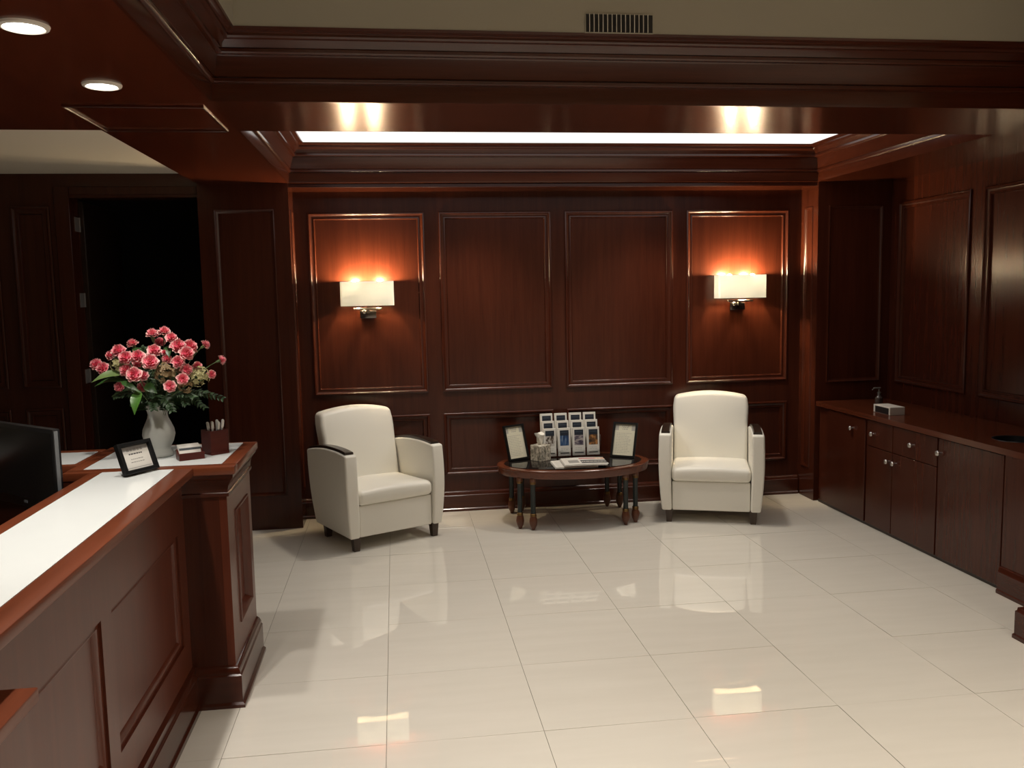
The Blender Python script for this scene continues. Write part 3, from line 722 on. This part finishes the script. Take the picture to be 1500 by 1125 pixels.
# newspapers
def newspaper(lab, loc, rz, main):
    n = thing('newspaper', lab, 'newspaper', loc, rz, 'newspapers on the oval table')
    W2, D2 = .31, .25
    def surf(x, y, z): return (x, y, z+.004*math.sin((x+.1)*14)*(.5+y))
    for q, dz in ((0, 0), (1, .0035), (2, .007)):
        bm = NB(); nx = 10; V_ = [[[bm.verts.new(surf(-W2/2+W2*i/nx+.002*q, -D2/2+D2*j/4+.003*q, dz+zz+.0035)) for zz in (0, .003)] for j in range(5)] for i in range(nx+1)]
        for i in range(nx):
            for j in range(4):
                bm.faces.new((V_[i][j][1], V_[i+1][j][1], V_[i+1][j+1][1], V_[i][j+1][1])); bm.faces.new((V_[i][j][0], V_[i][j+1][0], V_[i+1][j+1][0], V_[i+1][j][0]))
        for i in range(nx):
            for j in (0, 4): bm.faces.new((V_[i][j][0], V_[i+1][j][0], V_[i+1][j][1], V_[i][j][1]))
        for j in range(4):
            for i in (0, nx): bm.faces.new((V_[i][j][0], V_[i][j+1][0], V_[i][j+1][1], V_[i][j][1]))
        obj('page_fold', bm, PAPER, n)
    bm = NB(); rn = random.Random(2); R_ = []
    if main:
        R_ = [(.13, .190, .245, .228, 1), (.2451, .190, .318, .228, 2)]+words(.255, .31, .202, .014, 0, rn, .010, .018, .006)+[(.04, .055, .115, .160, 3), (.13, .035, .318, .150, 4)]
        R_ += words(.135, .312, .085, .022, 0, rn, .01, .03, .004)+words(.03, .12, .195, .010, 5, rn, .006, .02, .003)
    else:
        for k in range(8): R_ += words(.02, .30, .03+k*.025, .008, 5, rn, .006, .03, .003)
    us = [.0+W2*i/20 for i in range(21)]
    R_ += [(u, 0, u, 0, 0) for u in us]
    grid_print(bm, W2, D2, R_, lambda u, v: surf(u-W2/2+.004, v-D2/2+.006, .0140))
    obj('front_page', bm, [plain('newsprint', (.58, .55, .50, 1), .8), plain('red_masthead', (.34, .10, .10, 1), .7), plain('orange_masthead', (.42, .15, .05, 1), .7), INK, INKD, INKL], n, smooth=None)
newspaper('newspaper with red and orange masthead lying folded at the table front edge', (1.413, 2.925, ZG+.0175), math.radians(-3), True)
newspaper('plain grey newspaper peeking out beneath the folded one at the left', (1.345, 2.945, ZG), math.radians(-1), False)

# ================================================================== THINGS ON THE DESK
# sign in a black frame
sg = thing('sign_frame', 'black framed white counter sign standing on the bright counter inset', 'sign', (-.918, .322, ZT), math.radians(58))
w_, h_, b_ = .132, .094, .0155; rot = (-.36, 0, 0)
bm = NB(); sweep(bm, [(-w_/2, 0), (w_/2, 0), (w_/2, h_), (-w_/2, h_)], [(-b_, .006), (-b_, -.012), (-b_+.003, -.014), (-.002, -.014), (.001, -.006), (.001, .006)], lambda x, y, h: (x, h, y+b_), closed=True); obj('frame', bm, FRAMEB, sg, (0, 0, .005), rot)
bm = NB(); box(bm, -w_/2-b_+.002, w_/2+b_-.002, .0065, .010, .002, h_+2*b_-.002); obj('back_board', bm, BLACK, sg, (0, 0, .005), rot)
bm = NB(); rn = random.Random(4)
R_ = [(.002, .076, w_-.002, h_-.001, 3)]+words(.028, .104, .074, .010, 2, rn, .010, .024, .003)+words(.034, .098, .060, .005, 1, rn, .005, .012, .002)+words(.038, .098, .040, .003, 2, rn, .005, .012, .002)+words(.034, .102, .028, .003, 2, rn, .005, .012, .002)+[(.006, .006, w_-.006, .009, 3)]
grid_print(bm, w_, h_, R_, lambda u, v: (u-w_/2, .0, v+b_))
obj('sign_sheet', bm, [PAPER, INKD, INK, plain('silver_print', (.36, .35, .34, 1), .5)], sg, (0, 0, .005), rot, smooth=None)
bm = NB(); box(bm, -.018, .018, 0, .003, 0, .07); obj('easel_leg', bm, BLACK, sg, (0, .078, .002), (.5, 0, 0))
# business card holder with cards
ch = thing('card_holder', 'small mahogany business card holder on the pedestal counter', 'card holder', (-.796, .60, ZT), math.radians(26))
def prism(bm, prof, x0, x1):
    a = [bm.verts.new((x0, y, z)) for y, z in prof]; b2 = [bm.verts.new((x1, y, z)) for y, z in prof]
    n = len(prof)
    for k in range(n): bm.faces.new((a[k], a[(k+1) % n], b2[(k+1) % n], b2[k]))
    bm.faces.new(a[::-1]); bm.faces.new(b2)
bm = NB(); box(bm, -.052, .052, -.030, .030, 0, .007, .001); obj('tray_base', bm, BOXWOOD, ch)
bm = NB(); box(bm, -.052, .052, -.030, -.022, .007, .030, .001); obj('tray_front', bm, BOXWOOD, ch)
for x in (-.052, .046):
    bm = NB(); prism(bm, [(-.022, .007), (.030, .007), (.030, .042), (.022, .044), (-.022, .018)], x, x+.006); obj('tray_side', bm, BOXWOOD, ch)
mc = Matrix.Rotation(math.radians(26), 4, 'Z')
for k, lab in enumerate(['business card with dark stripe at the front of the holder', 'plain white business card in the middle of the holder', 'plain white business card at the back of the holder']):
    p = mc @ Vector((0, -.016+.014*k, .0085))
    c = thing('business_card', lab, 'business card', (-.796+p.x, .60+p.y, ZT+p.z), 0, 'business cards in the holder'); c.rotation_euler = (-.48, 0, math.radians(26))
    bm = NB(); box(bm, -.044, .044, 0, .006, 0, .054+.002*k, .0006); obj('card_stack', bm, PAPER, c)
    if k == 0:
        bm = NB(); box(bm, -.044, .044, -.0006, -.0001, .034, .044); obj('stripe', bm, plain('slate_print', (.05, .06, .07, 1), .4), c)
# pen cup with pens
PX, PY = -.715, .715
pc = thing('pen_cup', 'square mahogany pen cup at the right end of the pedestal counter', 'pen cup', (PX, PY, ZT), math.radians(40))
hw, ht = .042, .105
bm = NB(); box(bm, -hw, hw, -hw, hw, 0, .008); obj('cup_floor', bm, BOXWOOD, pc)
for k in range(4):
    bm = NB(); box(bm, -hw, hw-.007, -hw, -hw+.0065, .0081, ht, .001); obj('cup_wall', bm, BOXWOOD, pc, None, (0, 0, k*PI/2))
rn = random.Random(11)
SILV = plain('silver_pen', (.62, .61, .58, 1), .3, .6)
for k, (dx, dy, tx, ty, L, lab) in enumerate([(-.014, -.006, -.10, .02, .132, 'silver pen leaning left in the pen cup'), (.000, -.012, -.04, .05, .135, 'silver pen upright second from left in the cup'), (.006, .006, .03, -.02, .138, 'silver pen in the middle of the pen cup'), (.012, -.010, .07, .02, .132, 'dark gripped pen right of the middle in the cup'), (.016, .004, .16, .06, .142, 'tallest silver pen leaning right in the cup')]):
    p = thing('pen', lab, 'pen', (PX+dx, PY+dy, ZT+.009), 0, 'pens in the mahogany cup'); p.rotation_euler = (ty, tx, 0)
    bm = NB(); lathe(bm, [(.002, 0), (.0048, .012), (.0052, L-.035)], seg=10); obj('barrel', bm, SILV if k != 3 else BLACK, p)
    bm = NB(); lathe(bm, [(.0056, L-.035), (.0058, L-.004), (.004, L)], seg=10); box(bm, .0045, .0068, -.002, .002, L-.032, L-.004); obj('pen_cap', bm, SILV, p)
# monitor
mdir = Vector((-.745, .668)); mr = Vector((-1.190, .200)); MW = .47
mo = thing('monitor', 'dark computer monitor behind the counter at the left edge', 'monitor', (mr.x+mdir.x*MW/2, mr.y+mdir.y*MW/2, .736), math.atan2(mdir.y, mdir.x)+PI)
# local: x from left end to right end, -y is the screen side
bm = NB(); box(bm, -MW/2, MW/2, 0, .028, .175, .497, .004, 2); obj('case', bm, BLACK, mo)
bm = NB(); box(bm, -MW/2+.016, MW/2-.016, -.001, .0005, .212, .480); obj('screen', bm, SCREEN, mo)
bm = NB(); box(bm, MW/2+.0002, MW/2+.0022, .004, .018, .185, .490); obj('side_strip', bm, GREYP, mo)
bm = NB(); box(bm, -.012, .012, -.0015, .0003, .192, .201); obj('badge', bm, GREYP, mo)
bm = NB(); box(bm, -.03, .03, .012, .026, .01, .176); obj('stand_neck', bm, BLACK, mo)
bm = NB(); box(bm, -.12, .12, -.07, .045, 0, .012, .003); obj('stand_foot', bm, BLACK, mo)

# ------------------------------------------------------------------ vase and bouquet
VX, VY = -.945, .70
vs = thing('vase', 'frosted white glass vase with scalloped rim on the pedestal counter', 'vase', (VX, VY, ZT))
prof = [(.050, 0), (.054, .004), (.053, .014), (.046, .030), (.047, .042), (.060, .066), (.0675, .095), (.064, .120), (.053, .146), (.043, .168), (.040, .184), (.043, .200), (.053, .222)]
inn = [(r-.004, z) for r, z in prof[::-1][:-2]]
def scal(p, a):
    k = max(0, (p[2]-.185)/.037); return (p[0]*(1+.05*k*math.cos(6*a)), p[1]*(1+.05*k*math.cos(6*a)), p[2]+.009*k*math.cos(6*a))
bm = NB(); lathe(bm, prof+inn, seg=48, fn=scal); obj('vase_body', bm, FROST, vs, smooth=60)
bm = NB(); lathe(bm, [(.049, .0965), (.0635, .0972), (.0635, .0985), (.049, .0992)], seg=40, cap=False); obj('etched_band', bm, plain('etched_glass', (.6, .62, .6, 1), .5), vs)

def bloom_mesh(seed):
    bm = NB(); rn = random.Random(seed); lay = bm.verts.layers.float.new('edge')
    for L, (R, lift, zoff) in enumerate([(.031, .004, 0), (.028, .011, .003), (.022, .017, .006), (.014, .020, .009), (.007, .021, .011)]):
        nt_, nr = 30, 4; ph = rn.uniform(0, 6); rows = []
        fr = rn.choice([5, 6, 7])
        for i in range(nr+1):
            t = i/nr; row = []
            for j in range(nt_):
                a = 2*PI*j/nt_
                r = R*t*(1+.10*t*math.sin(fr*a+ph)+.05*t*rn.uniform(-1, 1))
                z = zoff+lift*t**1.5+.0045*t*t*math.sin(2*fr*a+ph*2)+.0022*t*rn.uniform(-1, 1)
                v_ = bm.verts.new((r*math.cos(a), r*math.sin(a), z)); v_[lay] = max(0, (t-.25)/.75)**1.2*(1 if L < 2 else .8)
                row.append(v_)
            rows.append(row)
        for a, b_ in zip(rows, rows[1:]):
            for k in range(nt_):
                bm.faces.new((a[k], a[(k+1) % nt_], b_[(k+1) % nt_], b_[k]))
    me = bpy.data.meshes.new('blossom'); bm.to_mesh(me); bm.free(); me.materials.append(PETAL)
    me.polygons.foreach_set('use_smooth', [True]*len(me.polygons)); return me
blooms = [bloom_mesh(s) for s in (1, 2, 3)]
bm = NB(); lathe(bm, [(.003, -.030), (.007, -.024), (.009, -.008), (.013, .001), (.010, .003)], seg=10)
calm = bpy.data.meshes.new('calyx'); bm.to_mesh(calm); bm.free(); calm.materials.append(STEM)
CARN = [
 (-.935, .660, 1.553, .98, 'wide pink carnation at the top of the bouquet, left of the two topmost'),
 (-.887, .660, 1.562, .95, 'topmost pink carnation of the bouquet'),
 (-.855, .640, 1.539, .9, 'pink carnation just below and right of the topmost one'),
 (-1.021, .680, 1.514, .9, 'pink carnation standing alone on the upper left of the bouquet'),
 (-1.066, .640, 1.489, 1.1, 'pink carnation at the upper left, above the left cluster'),
 (-1.112, .690, 1.470, .85, 'dull pink carnation at the left rear of the upper left cluster'),
 (-1.022, .580, 1.465, 1.1, 'bright pink carnation left of centre in the bouquet'),
 (-.978, .590, 1.467, 1.1, 'pink carnation between the left cluster and the pale edged pair'),
 (-.916, .600, 1.489, 1.05, 'pale edged pink carnation at the centre, upper of a pair'),
 (-.920, .550, 1.447, 1.2, 'large pale edged pink carnation at the centre, lower of a pair'),
 (-.823, .610, 1.505, 1.15, 'large pink carnation at the upper right of the bouquet'),
 (-.790, .665, 1.497, 1.2, 'pink carnation behind the pair at the upper right'),
 (-.784, .580, 1.477, 1.1, 'pale edged pink carnation in front at the upper right'),
 (-.817, .570, 1.443, 1.0, 'pink carnation right of centre, above the tan florets'),
 (-.877, .640, 1.451, .8, 'small dull pink carnation deep at the bouquet centre'),
 (-.887, .640, 1.480, .5, 'tiny pale pink bud right of the central carnation'),
 (-1.171, .680, 1.435, .95, 'leftmost pink carnation of the bouquet'),
 (-1.132, .640, 1.420, 1.0, 'second pink carnation from the left, above the big pale leaf'),
 (-1.024, .580, 1.414, 1.0, 'pink carnation at the lower left of the bouquet, rear of a pair'),
 (-.983, .540, 1.399, 1.15, 'pale edged pink carnation at the lower left, front of a pair'),
 (-.964, .600, 1.388, .8, 'half hidden pink carnation right of the lower left pair'),
 (-1.065, .620, 1.345, .85, 'brownish pink carnation hanging low at the left over the leaves'),
 (-.982, .640, 1.338, .8, 'dim pink carnation low among the leaves above the vase'),
 (-.850, .550, 1.347, .9, 'lowest pale edged pink carnation right of the vase neck'),
 (-.798, .550, 1.375, .9, 'small pale edged pink carnation among the tan florets'),
 (-.788, .580, 1.409, .95, 'pink carnation above the tan florets at the right'),
 (-.754, .630, 1.419, .75, 'small pink carnation at the right, above the pale florets'),
 (-.706, .660, 1.381, .7, 'small pink carnation at the right end of the pale florets'),
 (-.730, .680, 1.506, .75, 'small pink carnation on a bare stem at the upper right'),
 (-.671, .700, 1.438, .75, 'rightmost pink carnation on a long bare stem'),
 (-.918, .700, 1.518, .85, 'dull pink carnation under the topmost ones at the rear'),
 (-.996, .640, 1.437, .85, 'pink carnation tucked under the left cluster'),
]
cen = Vector((VX+.015, VY-.01, 1.33)); rn = random.Random(21)
for i, (x, y, z, s, lab) in enumerate(CARN):
    d = (Vector((x, y, z))-cen); d.normalize()
    face = (d*.75+Vector((.12, -.62, .25))).normalized()
    if i in (28, 29): face = (d+Vector((.2, 0, 0))).normalized()
    if i in (0, 1, 3): face = (d+Vector((0, -.15, .3))).normalized()
    base = Vector((VX+rn.uniform(-.018, .018), VY+rn.uniform(-.018, .018), ZT+.06))
    c = thing('carnation', lab, 'flower', base, 0, 'pink carnations in the vase')
    hd = Vector((x, y, z))-base; s *= .92
    q = face.to_track_quat('Z', 'Y')
    o = bpy.data.objects.new('blossom', blooms[i % 3]); COL.objects.link(o); o.parent = c; o.location = hd; o.rotation_mode = 'QUATERNION'; o.rotation_quaternion = q; o.scale = (s, s, s*1.05)
    o = bpy.data.objects.new('calyx', calm); COL.objects.link(o); o.parent = c; o.location = hd; o.rotation_mode = 'QUATERNION'; o.rotation_quaternion = q; o.scale = (s, s, s)
    bm = NB(); e_ = hd-face*.028*s; pts = []
    nk = Vector((rn.uniform(-.016, .016), rn.uniform(-.016, .016), .155))
    P0, P1, P2, P3 = Vector((0, 0, 0)), nk, e_-face*.05, e_
    for k in range(9):
        t = k/8; pts.append(P0*(1-t)**3+3*P1*t*(1-t)**2+3*P2*t*t*(1-t)+P3*t**3)
    tube(bm, pts, .0018, 6); obj('stem', bm, STEM, c, smooth=60)
# florets: hydrangea heads
def hydrangea(lab, pos, R, mat, n, seed):
    rn = random.Random(seed); base = Vector((VX+rn.uniform(-.015, .015), VY+rn.uniform(-.015, .015), ZT+.06)); hd = Vector(pos)-base
    c = thing('hydrangea', lab, 'flower', base, 0, 'hydrangea heads in the vase')
    bm = NB()
    for k in range(n):
        d = Vector((rn.gauss(0, 1), rn.gauss(0, 1)-.5, rn.gauss(0, 1)+.3)).normalized(); p = hd+d*R*1.15*rn.uniform(.75, 1.08)
        a = d.orthogonal().normalized(); b_ = d.cross(a); t0 = rn.uniform(0, 6)
        for j in range(4):
            th = t0+j*PI/2; u = a*math.cos(th)+b_*math.sin(th); w2 = d.cross(u); L = rn.uniform(.010, .014)
            bm.faces.new([bm.verts.new(q) for q in (p, p+u*L*.55+w2*L*.42+d*.002, p+u*L+d*.003, p+u*L*.55-w2*L*.42+d*.002)])
    o = obj('florets', bm, mat, c, smooth=None); o['kind'] = 'stuff'
    bm = NB(); tube(bm, [(0, 0, 0), (0, 0, .15), tuple(hd*.8+Vector((0, 0, .03))), tuple(hd)], .0025, 6); obj('stem', bm, STEM, c, smooth=60)
hydrangea('tan hydrangea head at the centre right, under the central carnations', (-.878, .585, 1.400), .036, HYDB, 46, 1)
hydrangea('tan hydrangea head between the two lower right carnations', (-.838, .600, 1.392), .026, HYDB, 28, 2)
hydrangea('pale green hydrangea head at the right of the bouquet', (-.745, .605, 1.378), .036, HYD, 50, 3)
hydrangea('tan hydrangea head hanging low at the right of the bouquet', (-.793, .575, 1.343), .026, HYDB, 30, 4)
hydrangea('pale green hydrangea head behind the left carnations', (-1.068, .625, 1.430), .028, HYD, 34, 5)
# leaves
def leaf_mesh(bm, p0, p1, wd, nrm, curl=.15):
    p0, p1 = Vector(p0), Vector(p1); ax = p1-p0; L = ax.length; ax.normalize(); sd = ax.cross(Vector(nrm)).normalized(); nn = sd.cross(ax).normalized()
    prev = None
    for k in range(9):
        t = k/8; hw_ = wd*math.sin(PI*min(1, t**.8))*(1-.25*t); c = p0+ax*L*t+nn*(curl*L*math.sin(PI*t))
        row = [bm.verts.new(c-sd*hw_+nn*hw_*.25), bm.verts.new(c), bm.verts.new(c+sd*hw_+nn*hw_*.25)]
        if prev:
            for j in range(2): bm.faces.new((prev[j], prev[j+1], row[j+1], row[j]))
        prev = row
LV = [
 ('broad pale green leaf at the left under the leftmost carnations', (-1.045, .62, 1.395), (-1.160, .56, 1.372), .024, (0, -.6, .8), LEAFL),
 ('mid green leaf pointing left below the broad pale leaf', (-1.03, .62, 1.365), (-1.165, .60, 1.350), .018, (0, -.5, .8), LEAF),
 ('large glossy leaf hanging down left of the vase neck', (-.972, .56, 1.335), (-.982, .50, 1.238), .025, (-.1, -1, .1), plain('bright_leaf', (.055, .15, .022, 1), .35)),
 ('long green leaf slanting across the lower left of the bouquet', (-1.045, .56, 1.372), (-.955, .52, 1.325), .014, (0, -.8, .5), LEAF),
 ('dark leaf at the bouquet centre above the vase', (-.955, .58, 1.355), (-.900, .55, 1.318), .022, (0, -.9, .4), LEAF),
 ('dark leaf in the upper middle behind the left carnations', (-1.02, .66, 1.50), (-.965, .64, 1.465), .018, (0, -.7, .6), LEAF),
 ('small dark leaf behind the upper right carnations', (-.875, .68, 1.51), (-.862, .62, 1.46), .020, (0, -.9, .3), LEAF),
 ('dark drooping leaf at the lower left of the bouquet', (-1.02, .62, 1.335), (-1.105, .62, 1.300), .012, (0, -.6, .7), FERN),
]
rn = random.Random(31)
for (lab, a, b_, wd, nr, mt) in LV:
    base = Vector((VX+rn.uniform(-.015, .015), VY+rn.uniform(-.015, .015), ZT+.06))
    c = thing('leaf', lab, 'leaf', base, 0, 'single leaves in the bouquet')
    bm = NB(); leaf_mesh(bm, Vector(a)-base, Vector(b_)-base, wd, nr); obj('leaf_blade', bm, mt, c, smooth=60)
    bm = NB(); tube(bm, [(0, 0, 0), (0, 0, .15), tuple((Vector(a)-base)*.9+Vector((0, 0, .01))), tuple(Vector(a)-base)], .0017, 6); obj('leaf_stalk', bm, STEM, c, smooth=60)
FR = [
 ('fern frond reaching farthest right', (-.672, .690, 1.275), 1), ('fern frond drooping at the right of the vase', (-.735, .63, 1.245), 1), ('fern frond under the tan florets at the right', (-.76, .56, 1.30), 1),
 ('fern frond hanging just right of the vase neck', (-.85, .56, 1.245), 1), ('fern frond between the vase and the right ferns', (-.80, .60, 1.265), 1), ('fern frond in front of the vase rim', (-.925, .575, 1.255), 1),
 ('fern frond at the left of the vase neck', (-1.01, .60, 1.27), 1), ('fern frond reaching farthest left', (-1.09, .62, 1.305), 1), ('fern frond rising behind the upper carnations', (-.99, .69, 1.50), 1), ('fern frond filling the centre behind the carnations', (-.90, .64, 1.42), 1),
 ('fern frond filling the left side behind the carnations', (-1.03, .65, 1.42), 1), ('fern frond filling the right side behind the carnations', (-.82, .65, 1.43), 1)]
for (lab, tip, _) in FR:
    base = Vector((VX+rn.uniform(-.015, .015), VY+rn.uniform(-.015, .015), ZT+.06)); tp = Vector(tip)-base
    c = thing('fern_frond', lab, 'fern', base, 0, 'fern fronds in the bouquet')
    mid = Vector((tp.x*.45, tp.y*.45, max(.26, tp.z*.6+.12))); pts = []
    P0, P1, P2, P3 = Vector((0, 0, 0)), Vector((tp.x*.05, tp.y*.05, .17)), mid, tp
    for k in range(15):
        t = k/14; pts.append(P0*(1-t)**3+3*P1*t*(1-t)**2+3*P2*t*t*(1-t)+P3*t**3)
    bm = NB(); tube(bm, pts, .0013, 5); obj('rachis', bm, FERN, c, smooth=60)
    bm = NB()
    for k in range(5, 15):
        t = (pts[min(k+1, 14)]-pts[k-1]).normalized(); ln = .062*(1-.75*((k-5)/10))
        for sgn in (-1, 1):
            for h2 in (0, .5):
                p = pts[k] if h2 == 0 else (pts[k]+pts[min(14, k+1)])/2
                sd = t.cross(Vector((rn.uniform(-.3, .3), -.6, .8))).normalized()*sgn
                d = (sd*.8+t*.55+Vector((0, 0, -.25))).normalized()
                leaf_mesh(bm, p, p+d*ln*rn.uniform(.8, 1.15), .0062, (rn.uniform(-.3, .3), -.7, .7), .08)
    o = obj('leaflets', bm, FERN, c, smooth=None); o['kind'] = 'stuff'
